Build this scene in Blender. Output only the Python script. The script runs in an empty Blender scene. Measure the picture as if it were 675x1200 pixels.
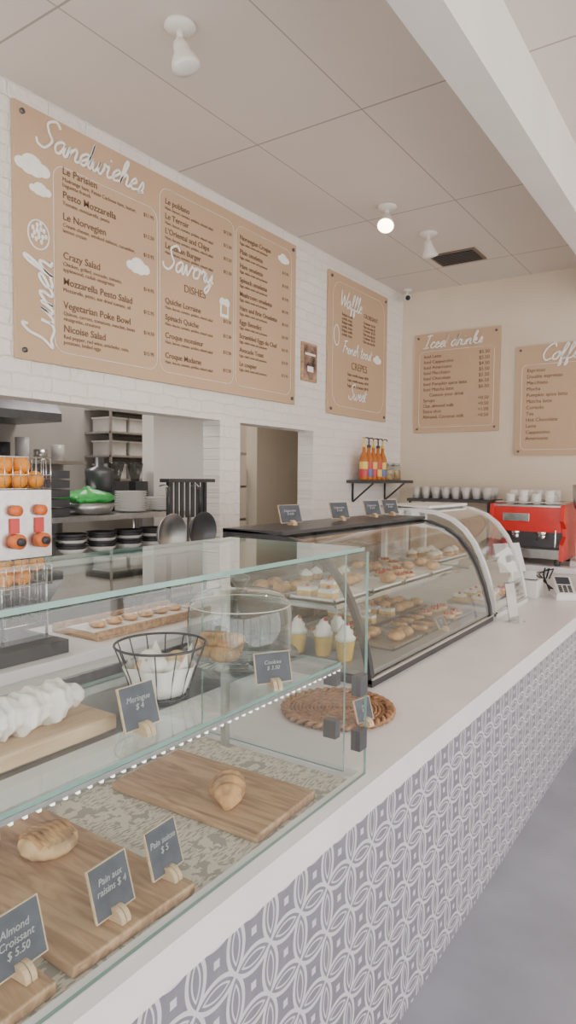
import bpy, bmesh, math, random
from mathutils import Vector, Matrix
random.seed(4)
scene = bpy.context.scene
COL = scene.collection
pi = math.pi

# ------------------------------------------------------------------ materials
def newmat(name):
    m = bpy.data.materials.new(name); m.use_nodes = True
    nt = m.node_tree; nt.nodes.clear()
    out = nt.nodes.new('ShaderNodeOutputMaterial')
    return m, nt, out
def N(nt, t, **kw):
    n = nt.nodes.new(t)
    for k, v in kw.items(): setattr(n, k, v)
    return n
def math_n(nt, op, a, b=None):
    n = N(nt, 'ShaderNodeMath', operation=op)
    for i, v in enumerate((a, b)):
        if v is None: continue
        if isinstance(v, (int, float)): n.inputs[i].default_value = v
        else: nt.links.new(v, n.inputs[i])
    return n.outputs[0]
def pbr(name, col, rough=0.5, metal=0.0, var=0.06, scale=8.0, bump=0.0, emit=0.0, stretch=(1,1,1)):
    m, nt, out = newmat(name)
    p = N(nt, 'ShaderNodeBsdfPrincipled')
    p.inputs['Roughness'].default_value = rough
    p.inputs['Metallic'].default_value = metal
    tc = N(nt, 'ShaderNodeTexCoord'); mp = N(nt, 'ShaderNodeMapping'); mp.inputs['Scale'].default_value = stretch
    nz = N(nt, 'ShaderNodeTexNoise'); nz.inputs['Scale'].default_value = scale; nz.inputs['Detail'].default_value = 4
    nt.links.new(tc.outputs['Object'], mp.inputs[0]); nt.links.new(mp.outputs[0], nz.inputs['Vector'])
    rp = N(nt, 'ShaderNodeValToRGB')
    rp.color_ramp.elements[0].position = .3; rp.color_ramp.elements[1].position = .7
    rp.color_ramp.elements[0].color = [max(0, c*(1-var*1.5)) for c in col]+[1]
    rp.color_ramp.elements[1].color = [min(1, c*(1+var)) for c in col]+[1]
    nt.links.new(nz.outputs[0], rp.inputs[0]); nt.links.new(rp.outputs[0], p.inputs['Base Color'])
    if bump:
        b = N(nt, 'ShaderNodeBump'); b.inputs['Strength'].default_value = bump; b.inputs['Distance'].default_value = .01
        nt.links.new(nz.outputs[0], b.inputs['Height']); nt.links.new(b.outputs[0], p.inputs['Normal'])
    if emit:
        p.inputs['Emission Color'].default_value = list(col)+[1]; p.inputs['Emission Strength'].default_value = emit
    nt.links.new(p.outputs[0], out.inputs[0])
    return m
def glassmat(name, tint=(.95,.985,.975), refl=1.0, rough=.01):
    # thin-sheet glass: clear transmission plus Schlick reflection (same from both sides of the sheet)
    m, nt, out = newmat(name)
    t = N(nt, 'ShaderNodeBsdfTransparent'); t.inputs[0].default_value = list(tint)+[1]
    g = N(nt, 'ShaderNodeBsdfGlossy'); g.inputs['Roughness'].default_value = rough
    g.inputs[0].default_value = (1,1,1,1)
    f = N(nt, 'ShaderNodeLayerWeight'); f.inputs[0].default_value = .5
    f5 = math_n(nt, 'POWER', f.outputs['Facing'], 5.0)
    fm = math_n(nt, 'MULTIPLY', math_n(nt, 'ADD', math_n(nt, 'MULTIPLY', f5, .90), .04), refl)
    mx = N(nt, 'ShaderNodeMixShader')
    nt.links.new(fm, mx.inputs[0]); nt.links.new(t.outputs[0], mx.inputs[1]); nt.links.new(g.outputs[0], mx.inputs[2])
    nt.links.new(mx.outputs[0], out.inputs[0])
    return m

def wood(name, c1, c2, axis='x', scale=14):
    m, nt, out = newmat(name)
    p = N(nt, 'ShaderNodeBsdfPrincipled'); p.inputs['Roughness'].default_value = .45
    tc = N(nt, 'ShaderNodeTexCoord'); mp = N(nt, 'ShaderNodeMapping')
    mp.inputs['Scale'].default_value = (1, 7, 7) if axis == 'x' else (7, 1, 7)
    nz = N(nt, 'ShaderNodeTexNoise'); nz.inputs['Scale'].default_value = scale*.35; nz.inputs['Detail'].default_value = 6; nz.inputs['Distortion'].default_value = 1.2
    nt.links.new(tc.outputs['Object'], mp.inputs[0]); nt.links.new(mp.outputs[0], nz.inputs['Vector'])
    rp = N(nt, 'ShaderNodeValToRGB'); rp.color_ramp.elements[0].position = .32; rp.color_ramp.elements[1].position = .62
    rp.color_ramp.elements[0].color = list(c1)+[1]; rp.color_ramp.elements[1].color = list(c2)+[1]
    nt.links.new(nz.outputs[0], rp.inputs[0]); nt.links.new(rp.outputs[0], p.inputs['Base Color'])
    nt.links.new(p.outputs[0], out.inputs[0])
    return m

def brickmat():
    m, nt, out = newmat('painted_white_brick')
    p = N(nt, 'ShaderNodeBsdfPrincipled'); p.inputs['Roughness'].default_value = .55
    g = N(nt, 'ShaderNodeNewGeometry'); s = N(nt, 'ShaderNodeSeparateXYZ'); c = N(nt, 'ShaderNodeCombineXYZ')
    nt.links.new(g.outputs['Position'], s.inputs[0]); nt.links.new(s.outputs[1], c.inputs[0]); nt.links.new(s.outputs[2], c.inputs[1])
    nw = N(nt, 'ShaderNodeTexNoise'); nw.inputs['Scale'].default_value = 14; nw.inputs['Detail'].default_value = 3
    nt.links.new(c.outputs[0], nw.inputs['Vector'])
    vm = N(nt, 'ShaderNodeVectorMath', operation='MULTIPLY_ADD'); nt.links.new(nw.outputs['Color'], vm.inputs[0]); vm.inputs[1].default_value = (.03,.03,0); nt.links.new(c.outputs[0], vm.inputs[2])
    br = N(nt, 'ShaderNodeTexBrick'); br.inputs['Scale'].default_value = 1.0
    br.inputs['Brick Width'].default_value = .21; br.inputs['Row Height'].default_value = .07; br.inputs['Mortar Size'].default_value = .006
    br.inputs['Mortar Smooth'].default_value = .9
    br.inputs['Color1'].default_value = (.86,.815,.765,1); br.inputs['Color2'].default_value = (.82,.775,.725,1); br.inputs['Mortar'].default_value = (.78,.735,.685,1)
    nt.links.new(vm.outputs[0], br.inputs['Vector'])
    nz = N(nt, 'ShaderNodeTexNoise'); nz.inputs['Scale'].default_value = 30; nz.inputs['Detail'].default_value = 7
    nt.links.new(c.outputs[0], nz.inputs['Vector'])
    h = math_n(nt, 'ADD', math_n(nt, 'MULTIPLY', br.outputs['Fac'], -.5), math_n(nt, 'MULTIPLY', nz.outputs[0], 1.6))
    b = N(nt, 'ShaderNodeBump'); b.inputs['Strength'].default_value = .55; b.inputs['Distance'].default_value = .013
    nt.links.new(h, b.inputs['Height']); nt.links.new(b.outputs[0], p.inputs['Normal'])
    nt.links.new(br.outputs['Color'], p.inputs['Base Color']); nt.links.new(p.outputs[0], out.inputs[0])
    return m

def tilemat():
    m, nt, out = newmat('patterned_tile')
    p = N(nt, 'ShaderNodeBsdfPrincipled'); p.inputs['Roughness'].default_value = .4
    g = N(nt, 'ShaderNodeNewGeometry'); s = N(nt, 'ShaderNodeSeparateXYZ')
    nt.links.new(g.outputs['Position'], s.inputs[0])
    S = 8.2
    u0 = math_n(nt, 'MULTIPLY', s.outputs[1], S); v0 = math_n(nt, 'MULTIPLY', s.outputs[2], S)
    def fold(o):
        f = math_n(nt, 'FRACT', math_n(nt, 'ADD', o, 50.0))
        return math_n(nt, 'MINIMUM', f, math_n(nt, 'SUBTRACT', 1.0, f))
    a = fold(u0); b = fold(v0)
    Mx = math_n(nt, 'MAXIMUM', a, b); mm = math_n(nt, 'MINIMUM', a, b)
    q = math_n(nt, 'SUBTRACT', 1.0, Mx)
    d2 = math_n(nt, 'SQRT', math_n(nt, 'ADD', math_n(nt, 'MULTIPLY', q, q), math_n(nt, 'MULTIPLY', mm, mm)))
    gv = math_n(nt, 'SUBTRACT', 1.0, d2)
    rp = N(nt, 'ShaderNodeValToRGB'); cr = rp.color_ramp; cr.interpolation = 'CONSTANT'
    W = (.70,.685,.73,1); G = (.17,.165,.21,1)
    st = [(0.0,W),(.07,G),(.245,W),(.325,G),(.385,W),(.42,G)]
    cr.elements[0].position = 0; cr.elements[0].color = W
    cr.elements[1].position = st[1][0]; cr.elements[1].color = st[1][1]
    for pos, c in st[2:]:
        e = cr.elements.new(pos); e.color = c
    nt.links.new(gv, rp.inputs[0])
    nz = N(nt, 'ShaderNodeTexNoise'); nz.inputs['Scale'].default_value = 30; nz.inputs['Detail'].default_value = 5
    nt.links.new(g.outputs['Position'], nz.inputs['Vector'])
    mx = N(nt, 'ShaderNodeMix', data_type='RGBA'); nt.links.new(math_n(nt, 'MULTIPLY', nz.outputs[0], .4), mx.inputs[0])
    nt.links.new(rp.outputs[0], mx.inputs[6]); mx.inputs[7].default_value = (.42,.41,.46,1)
    nt.links.new(mx.outputs[2], p.inputs['Base Color']); nt.links.new(p.outputs[0], out.inputs[0])
    return m

def ceilmat():
    m, nt, out = newmat('ceiling_panels')
    p = N(nt, 'ShaderNodeBsdfPrincipled'); p.inputs['Roughness'].default_value = .7
    g = N(nt, 'ShaderNodeNewGeometry'); s = N(nt, 'ShaderNodeSeparateXYZ')
    nt.links.new(g.outputs['Position'], s.inputs[0])
    def line(o, off, per, w):
        f = math_n(nt, 'FRACT', math_n(nt, 'ADD', math_n(nt, 'DIVIDE', math_n(nt, 'SUBTRACT', o, off), per), 50.0))
        f = math_n(nt, 'MINIMUM', f, math_n(nt, 'SUBTRACT', 1.0, f))
        return math_n(nt, 'LESS_THAN', f, w/per)
    l = math_n(nt, 'MAXIMUM', line(s.outputs[0], -1.54, .61, .003), line(s.outputs[1], 2.83, 1.22, .005))
    nz = N(nt, 'ShaderNodeTexNoise'); nz.inputs['Scale'].default_value = 1.3
    nt.links.new(g.outputs['Position'], nz.inputs['Vector'])
    rp = N(nt, 'ShaderNodeValToRGB'); rp.color_ramp.elements[0].color = (.68,.615,.56,1); rp.color_ramp.elements[1].color = (.74,.67,.615,1)
    nt.links.new(nz.outputs[0], rp.inputs[0])
    mx = N(nt, 'ShaderNodeMix', data_type='RGBA'); nt.links.new(l, mx.inputs[0])
    nt.links.new(rp.outputs[0], mx.inputs[6]); mx.inputs[7].default_value = (.38,.33,.30,1)
    nt.links.new(mx.outputs[2], p.inputs['Base Color']); nt.links.new(p.outputs[0], out.inputs[0])
    return m

def newspaper():
    m, nt, out = newmat('newspaper_liner')
    p = N(nt, 'ShaderNodeBsdfPrincipled'); p.inputs['Roughness'].default_value = .6
    tc = N(nt, 'ShaderNodeTexCoord')
    v = N(nt, 'ShaderNodeTexVoronoi'); v.inputs['Scale'].default_value = 12; v.distance = 'CHEBYCHEV'
    nt.links.new(tc.outputs['Object'], v.inputs['Vector'])
    mp = N(nt, 'ShaderNodeMapping'); mp.inputs['Scale'].default_value = (190, 40, 1)
    nt.links.new(tc.outputs['Object'], mp.inputs[0])
    nz = N(nt, 'ShaderNodeTexNoise'); nz.inputs['Scale'].default_value = 1.0; nz.inputs['Detail'].default_value = 3
    nt.links.new(mp.outputs[0], nz.inputs['Vector'])
    nb = N(nt, 'ShaderNodeTexNoise'); nb.inputs['Scale'].default_value = 40; nb.inputs['Detail'].default_value = 5
    nt.links.new(tc.outputs['Object'], nb.inputs['Vector'])
    sep = N(nt, 'ShaderNodeSeparateColor'); nt.links.new(v.outputs['Color'], sep.inputs[0])
    txt = math_n(nt, 'GREATER_THAN', nz.outputs[0], .53)
    pic = math_n(nt, 'GREATER_THAN', nb.outputs[0], .5)
    sel = math_n(nt, 'GREATER_THAN', sep.outputs[0], .68)
    k = math_n(nt, 'ADD', math_n(nt, 'MULTIPLY', sel, pic), math_n(nt, 'MULTIPLY', math_n(nt, 'SUBTRACT', 1.0, sel), txt))
    mx = N(nt, 'ShaderNodeMix', data_type='RGBA'); nt.links.new(math_n(nt, 'MULTIPLY', k, .65), mx.inputs[0])
    mx.inputs[6].default_value = (.74,.69,.57,1); mx.inputs[7].default_value = (.20,.19,.17,1)
    nt.links.new(mx.outputs[2], p.inputs['Base Color']); nt.links.new(p.outputs[0], out.inputs[0])
    return m

M = {}
M['brick'] = brickmat(); M['tile'] = tilemat(); M['ceil'] = ceilmat(); M['news'] = newspaper()
M['cream'] = pbr('cream_plaster', (.72,.62,.49), .7, var=.03, scale=3)
M['white'] = pbr('white_paint', (.82,.78,.735), .5, var=.03, scale=3)
M['slab'] = pbr('white_countertop', (.84,.82,.83), .3, var=.03, scale=5)
M['floor'] = pbr('grey_concrete_floor', (.31,.32,.37), .45, var=.12, scale=2.5)
M['kwall'] = pbr('kitchen_wall', (.44,.41,.38), .7, var=.05, scale=3)
M['glass'] = glassmat('clear_glass', (.97,.988,.98), 1.0)
M['gtop'] = glassmat('green_tinted_glass', (.90,.96,.945), 1.15)
M['gedge'] = pbr('glass_edge_green', (.22,.37,.33), .15, var=.1)
M['board'] = pbr('tan_menu_board', (.56,.385,.25), .6, var=.03, scale=2)
M['ink'] = pbr('brown_ink', (.17,.095,.055), .7)
M['wink'] = pbr('white_ink', (.95,.93,.89), .6)
M['wood'] = wood('acacia_wood', (.30,.165,.085), (.58,.375,.215), 'x')
M['woody'] = wood('light_wood', (.48,.31,.17), (.66,.47,.29), 'y')
M['woodl'] = wood('birch_clip_wood', (.55,.38,.22), (.72,.55,.36), 'x')
M['black'] = pbr('black_metal', (.035,.035,.04), .35, var=.1)
M['blackp'] = pbr('black_plastic', (.055,.055,.06), .5, var=.1)
M['slate'] = pbr('chalkboard_slate', (.07,.08,.10), .6, var=.2, scale=30)
M['chalk'] = pbr('chalk', (.42,.43,.44), .9)
M['steel'] = pbr('brushed_steel', (.55,.54,.53), .3, metal=.9, var=.08, scale=30)
M['chrome'] = pbr('chrome', (.75,.75,.75), .12, metal=1, var=.02)
M['dsteel'] = pbr('dark_steel', (.14,.14,.15), .35, metal=.6, var=.1)
M['greyd'] = pbr('grey_case_deck', (.30,.29,.28), .4, var=.1)
M['red'] = pbr('red_enamel', (.66,.03,.025), .25, var=.05)
M['orange'] = pbr('orange_fruit', (.88,.33,.03), .5, var=.1, scale=40, bump=.2)
M['oplast'] = pbr('orange_plastic', (.80,.19,.05), .4)
M['green'] = pbr('green_bag_plastic', (.06,.48,.10), .35, var=.2)
M['paper'] = pbr('parchment_paper', (.88,.85,.81), .7, var=.05)
M['merg'] = pbr('meringue', (.90,.86,.81), .6, var=.03, scale=30)
M['bread'] = pbr('golden_pastry', (.58,.31,.12), .5, var=.45, scale=22, bump=.3)
M['bread2'] = pbr('pale_pastry', (.70,.47,.24), .55, var=.35, scale=26, bump=.3)
M['choc'] = pbr('chocolate', (.12,.05,.03), .35, var=.2)
M['berry'] = pbr('red_berry_glaze', (.50,.07,.04), .25, var=.3, scale=40)
M['yell'] = pbr('mango_yellow', (.85,.50,.07), .4, var=.2)
M['cerm'] = pbr('white_ceramic', (.82,.80,.77), .25, var=.02)
M['rattan'] = pbr('rattan', (.40,.21,.11), .6, var=.4, scale=60, bump=.5)
M['wplast'] = pbr('white_plastic', (.80,.79,.78), .4, var=.02)
M['frost'] = pbr('frosted_tumbler', (.60,.57,.54), .3, var=.1)
M['tub'] = glassmat('translucent_tub', (.80,.82,.82), 1.5, .2)
M['dome'] = glassmat('dome_glass', (.90,.94,.93), 2.0, .02)
M['smoke'] = glassmat('smoked_glass', (.45,.46,.46), 1.2, .02)
M['photo'] = pbr('photo_print', (.32,.20,.15), .5, var=.8, scale=12)
M['vent'] = pbr('bronze_vent', (.20,.15,.11), .5)
M['syr1'] = pbr('amber_syrup', (.55,.17,.03), .2, var=.1)
M['syr2'] = pbr('red_label', (.62,.05,.06), .4)
M['syr3'] = pbr('yellow_label', (.80,.58,.12), .4)
M['syr4'] = pbr('blue_label', (.10,.16,.40), .4)
M['lamp'] = pbr('lit_bulb', (1,.80,.55), .5, emit=14)
M['bulb'] = pbr('frosted_bulb', (.80,.78,.76), .3)
M['led'] = pbr('led_dot', (1,.97,.92), .5, emit=1.8)
M['tube'] = pbr('fluorescent_diffuser', (1,.97,.92), .5, emit=2.5)
M['screen'] = pbr('screen_glass', (.05,.06,.08), .15)

# ------------------------------------------------------------------ builder
class B:
    def __init__(s, name, bevel=0.0):
        s.name = name; s.bm = bmesh.new(); s.mats = []; s.bevel = bevel
    def mi(s, m):
        m = M[m] if isinstance(m, str) else m
        if m not in s.mats: s.mats.append(m)
        return s.mats.index(m)
    def add(s, vs, fs, mat, smooth=False, T=None):
        i = s.mi(mat)
        bv = [s.bm.verts.new((T @ Vector(v)) if T is not None else Vector(v)) for v in vs]
        for f in fs:
            if len(set(f)) < 3: continue
            try:
                F = s.bm.faces.new([bv[k] for k in f]); F.material_index = i; F.smooth = smooth
            except ValueError: pass
    def box(s, x0, x1, y0, y1, z0, z1, mat, T=None):
        v = [(x, y, z) for x in (x0, x1) for y in (y0, y1) for z in (z0, z1)]
        s.add(v, [(0,1,3,2),(4,6,7,5),(0,4,5,1),(2,3,7,6),(0,2,6,4),(1,5,7,3)], mat, False, T)
    def pane(s, x0, x1, y0, y1, z0, z1, mat='glass', edge='gedge'):
        d = (x1-x0, y1-y0, z1-z0); ax = d.index(min(d))
        v = [(x, y, z) for x in (x0, x1) for y in (y0, y1) for z in (z0, z1)]
        F = {0: [(0,1,3,2),(4,6,7,5)], 1: [(0,4,5,1),(2,3,7,6)], 2: [(0,2,6,4),(1,5,7,3)]}
        for k in F: s.add(v, F[k], mat if k == ax else edge)
    def loft(s, rings, mat, closed=True, cap=True, smooth=True, T=None):
        n = len(rings[0]); vs = [p for r in rings for p in r]; fs = []
        for i in range(len(rings)-1):
            for j in range(n if closed else n-1):
                k = (j+1) % n
                fs.append((i*n+j, i*n+k, (i+1)*n+k, (i+1)*n+j))
        if cap and closed:
            fs.append(tuple(range(n))[::-1]); fs.append(tuple((len(rings)-1)*n+j for j in range(n)))
        s.add(vs, fs, mat, smooth, T)
    def lathe(s, prof, c, mat, seg=24, T=None, cap=True, smooth=True, wob=None):
        rings = []
        for r, z in prof:
            rings.append([(c[0]+(max(r,1e-4)*(wob(j/seg*2*pi, z) if wob else 1))*math.cos(2*pi*j/seg), c[1]+(max(r,1e-4)*(wob(j/seg*2*pi, z) if wob else 1))*math.sin(2*pi*j/seg), c[2]+z) for j in range(seg)])
        s.loft(rings, mat, True, cap, smooth, T)
    def sph(s, c, r, mat, seg=14, T=None):
        if isinstance(r, (int, float)): r = (r, r, r)
        k = seg//2+1; rings = []
        for i in range(k+1):
            a = -pi/2+pi*i/k; ca = max(math.cos(a), 1e-3)
            rings.append([(c[0]+r[0]*ca*math.cos(2*pi*j/seg), c[1]+r[1]*ca*math.sin(2*pi*j/seg), c[2]+r[2]*math.sin(a)) for j in range(seg)])
        s.loft(rings, mat, True, True, True, T)
    def tube(s, pts, r, mat, seg=8, closed=False, T=None, nrm=None):
        pts = [Vector(p) for p in pts]; n = len(pts); rings = []
        for i, p in enumerate(pts):
            if closed: t = pts[(i+1) % n]-pts[i-1]
            else: t = pts[min(i+1, n-1)]-pts[max(i-1, 0)]
            if t.length < 1e-9: t = Vector((0,0,1))
            t.normalize()
            if nrm is not None: b = Vector(nrm); a = t.cross(b).normalized()
            else:
                up = Vector((0,0,1)) if abs(t.z) < .9 else Vector((1,0,0))
                a = t.cross(up).normalized(); b = t.cross(a)
            rr = r[i] if isinstance(r, (list, tuple)) else r
            kb = .3 if nrm is not None else 1
            rings.append([p+a*rr*math.cos(2*pi*j/seg)+b*rr*kb*math.sin(2*pi*j/seg) for j in range(seg)])
        if closed: rings.append(rings[0])
        s.loft(rings, mat, True, not closed, True, T)
    def cyl(s, p0, p1, r, mat, seg=16, r1=None, T=None):
        s.tube([p0, p1], [r, r if r1 is None else r1], mat, seg, T=T)
    def prism(s, poly, y0, y1, mat, smooth=False):
        n = len(poly)
        vs = [(x, y0, z) for x, z in poly]+[(x, y1, z) for x, z in poly]
        fs = [(j, (j+1) % n, n+(j+1) % n, n+j) for j in range(n)]+[tuple(range(n))[::-1], tuple(range(n, 2*n))]
        s.add(vs, fs, mat, smooth)
    def done(s):
        bm = s.bm
        bmesh.ops.recalc_face_normals(bm, faces=bm.faces)
        xs = [v.co for v in bm.verts]
        mn = Vector((min(v.x for v in xs), min(v.y for v in xs), min(v.z for v in xs)))
        mx = Vector((max(v.x for v in xs), max(v.y for v in xs), max(v.z for v in xs)))
        c = (mn+mx)/2; c.z = mn.z
        bmesh.ops.translate(bm, verts=bm.verts, vec=-c)
        me = bpy.data.meshes.new(s.name); bm.to_mesh(me); bm.free()
        for m in s.mats: me.materials.append(m)
        o = bpy.data.objects.new(s.name, me); o.location = c; COL.objects.link(o)
        if s.bevel:
            b = o.modifiers.new('bevel', 'BEVEL'); b.width = s.bevel; b.segments = 2; b.limit_method = 'ANGLE'
        s.o = o; s.c = c
        return o
def text(parent, c, body, Mx, size, mat, align='LEFT', shear=0, bold=0, name='lettering', space=1.0):
    cu = bpy.data.curves.new(name, 'FONT'); cu.body = body; cu.size = size; cu.align_x = align
    cu.shear = shear; cu.offset = bold; cu.resolution_u = 3; cu.extrude = .0006; cu.space_character = space
    cu.materials.append(M[mat])
    o = bpy.data.objects.new(name, cu); COL.objects.link(o)
    o.parent = parent; o.matrix_parent_inverse = Matrix.Translation(-c); o.matrix_basis = Mx
    return o
def WL(y, z, x=-2.68):
    return Matrix(((0,0,1,x),(1,0,0,y),(0,1,0,z),(0,0,0,1)))
def WB(x, z, y=5.81):
    return Matrix(((1,0,0,x),(0,0,-1,y),(0,1,0,z),(0,0,0,1)))

# handwritten script lettering: strokes in x-height units
GL = {
'a': (1.0, [[(.75,.85),(.45,1.0),(.12,.6),(.2,.08),(.5,.1),(.75,.85),(.75,.2),(.95,.05)]]),
'n': (.9, [[(.1,.9),(.15,.0),(.2,.5),(.5,.98),(.65,.7),(.62,.15),(.85,.05)]]),
'd': (1.0, [[(.7,.85),(.4,1),(.1,.6),(.2,.08),(.5,.1),(.75,.9),(.85,2.1),(.78,.9),(.72,.2),(.95,.05)]]),
'w': (1.2, [[(.05,.9),(.1,.2),(.3,.0),(.5,.5),(.55,.9),(.55,.2),(.75,.0),(.95,.5),(.95,.95),(1.15,.8)]]),
'i': (.45, [[(.12,.9),(.1,.2),(.35,.05)],[(.15,1.4),(.17,1.5)]]),
'c': (.7, [[(.6,.8),(.4,1),(.1,.55),(.25,.05),(.6,.15)]]),
'h': (.9, [[(.1,.3),(.4,1.8),(.3,2.1),(.15,1.6),(.1,.0),(.2,.6),(.5,.98),(.62,.6),(.6,.15),(.85,.05)]]),
'e': (.7, [[(.1,.4),(.5,.7),(.35,1.0),(.1,.55),(.25,.05),(.6,.15)]]),
's': (.65, [[(.1,.2),(.35,1.0),(.48,.5),(.3,.02),(.05,.1),(.3,.04),(.6,.15)]]),
'S': (1.15, [[(1.3,1.9),(.9,2.3),(.4,1.9),(.6,1.3),(.95,.7),(.6,.0),(.1,.1),(-.1,.5)]]),
'L': (1.25, [[(.7,1.9),(.6,2.3),(.35,1.8),(.35,.8),(.1,.05),(.5,.15),(1.1,-.1),(1.4,.2)]]),
'u': (.9, [[(.05,.9),(.1,.2),(.35,.0),(.6,.5),(.65,.95),(.62,.2),(.85,.05)]]),
'v': (.85, [[(.05,.95),(.2,.4),(.35,.0),(.6,.8),(.7,1),(.85,.85)]]),
'o': (.85, [[(.45,1),(.1,.6),(.2,.05),(.6,.1),(.7,.7),(.45,1.0),(.85,.85)]]),
'r': (.65, [[(.05,.6),(.2,1.05),(.3,.85),(.5,.9),(.42,.3),(.65,.05)]]),
'y': (.85, [[(.05,.9),(.1,.3),(.35,.1),(.6,.9),(.6,-.3),(.3,-1.0),(.1,-.7),(.5,-.1),(.85,.2)]]),
'I': (1.0, [[(.2,2.0),(.6,2.2),(1,2.1)],[(.6,2.2),(.5,1),(.4,.0)],[(0,.05),(.4,0),(.9,.1)]]),
'k': (.85, [[(.1,.3),(.4,1.8),(.3,2.1),(.15,1.5),(.1,0),(.15,.5),(.5,.95),(.55,.6),(.2,.5),(.5,.1),(.8,.05)]]),
'C': (1.1, [[(1.2,1.7),(1.0,2.2),(.4,1.8),(.1,.8),(.5,0),(1.1,.2)]]),
'f': (.65, [[(.1,.3),(.5,1.7),(.4,2.1),(.2,1.5),(.1,-.5),(.1,-.9),(.3,-.6),(.25,.0),(.6,.1)]]),
'W': (1.35, [[(0,2.1),(.3,.1),(.7,1.5),(1.0,.1),(1.5,2.2)]]),
'F': (1.0, [[(1.2,2.2),(.4,2.1),(.3,1.9)],[(.6,2.1),(.45,1.0),(.3,.0)],[(.2,1.1),(.9,1.2)]]),
'l': (.5, [[(.1,.3),(.4,1.8),(.32,2.1),(.15,1.4),(.2,.1),(.45,.05)]]),
't': (.5, [[(.25,1.8),(.15,.2),(.45,.05)],[(-.05,1.2),(.55,1.25)]]),
' ': (.6, [])}
def cr_spline(P, k=5):
    out = []
    for i in range(len(P)-1):
        p0 = P[max(0, i-1)]; p1 = P[i]; p2 = P[i+1]; p3 = P[min(len(P)-1, i+2)]
        for j in range(k):
            t = j/k
            out.append(tuple(.5*((2*p1[a])+(-p0[a]+p2[a])*t+(2*p0[a]-5*p1[a]+4*p2[a]-p3[a])*t*t+(-p0[a]+3*p1[a]-3*p2[a]+p3[a])*t**3) for a in (0,1)))
    out.append(P[-1]); return out
def script_word(b, word, fr, xh, nrm, r=.085, slant=.3, wide=1.25):
    x = 0; runs = []; cur = []
    for ch in word:
        adv, st = GL[ch]
        if ch == ' ' or ch.isupper():
            if cur: runs.append(cur); cur = []
            for q in st: runs.append([(x+px, py) for px, py in q])
        else:
            cur = cur+[(x+px, py) for px, py in st[0]]
            for q in st[1:]: runs.append([(x+px, py) for px, py in q])
        x += adv
    if cur: runs.append(cur)
    for q in runs:
        pts = cr_spline(q)
        b.tube([fr((px*wide+slant*py)*xh, py*xh) for px, py in pts], r*xh, 'wink', 6, nrm=nrm)

XW = -2.71; YB = 5.84; HC = 3.42
# ------------------------------------------------------------------ room shell
b = B('floor'); b.box(-5.6, 3.2, -2.6, YB+.15, -.1, 0, 'floor'); b.done()
b = B('ceiling'); b.box(-5.6, 3.2, -2.6, YB+.15, HC, HC+.1, 'ceil'); b.done()
b = B('wall_left')
b.box(XW-.14, XW, -2.6, YB, 2.05, HC, 'brick')
b.box(XW-.14, XW, -2.6, YB, 0, .95, 'brick')
b.box(XW-.14, XW, -2.6, .7, .95, 2.05, 'brick')
b.box(XW-.14, XW, 3.20, 3.40, .95, 2.05, 'brick')
b.box(XW-.14, XW, 4.29, YB, .95, 2.05, 'brick')
b.done()
b = B('wall_back'); b.box(-5.6, 3.2, YB, YB+.15, 0, HC, 'cream'); b.done()
b = B('wall_kitchen'); b.box(-5.6, -5.45, -2.6, YB, 0, HC, 'kwall'); b.done()
b = B('wall_kitchen_end'); b.box(-5.45, XW-.14, -2.6, -2.45, 0, HC, 'kwall'); b.done()
b = B('wall_kitchen_partition')
b.box(-3.72, -3.6, 3.50, 4.14, 0, HC, 'white'); b.box(-3.72, -3.6, 4.76, YB, 0, HC, 'cream'); b.done()
b = B('trim_beam'); b.box(-.92, -.78, -2.45, YB, 3.10, HC, 'white'); b.done()
b = B('window_1')
b.box(3.05, 3.2, -2.6, YB, 0, .35, 'white'); b.box(3.05, 3.2, -2.6, YB, 3.1, HC, 'white')
for y in (-2.55, -.9, .8, 2.5, 4.2, 5.76): b.box(3.08, 3.17, y-.04, y+.04, .35, 3.1, 'white')
b.done()
b = B('window_2')
b.box(XW, 3.05, -2.6, -2.45, 3.1, HC, 'white'); b.box(XW, 3.05, -2.6, -2.45, 0, .35, 'white')
for x in (-2.6, -1.2, .2, 1.6, 3.0): b.box(x-.04, x+.04, -2.57, -2.48, .35, 3.1, 'white')
b.done()

# ------------------------------------------------------------------ menu boards
NX = (1,0,0)
def plate_left(name, y0, y1, z0, z1):
    b = B(name); b.box(XW+.004, XW+.022, y0, y1, z0, z1, 'board')
    for yy in (y0+.04, y1-.04):
        for zz in (z0+.04, z1-.04): b.cyl((XW+.02, yy, zz), (XW+.032, yy, zz), .012, 'dsteel', 12)
    return b
def outline(b, fr, u0, v0, u1, v1, r=.06, w=.002, nrm=NX):
    pts = []
    for cx, cy, a0 in ((u1-r, v1-r, 0), (u0+r, v1-r, pi/2), (u0+r, v0+r, pi), (u1-r, v0+r, 1.5*pi)):
        for k in range(6):
            a = a0+pi/2*k/5; pts.append(fr(cx+r*math.cos(a), cy+r*math.sin(a)))
    b.tube(pts, w, 'wink', 4, True, nrm=nrm)
def cloud(b, u, v, s):
    for i, (du, dv, r) in enumerate(((-.5,0,.32),(0,.12,.5),(.5,0,.36),(.15,-.1,.36),(-.2,-.1,.34))):
        b.sph((XW+.0235+.0004*i, u+du*s, v+dv*s), (.002, r*s, r*s*.75), 'wink', 16)

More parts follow.
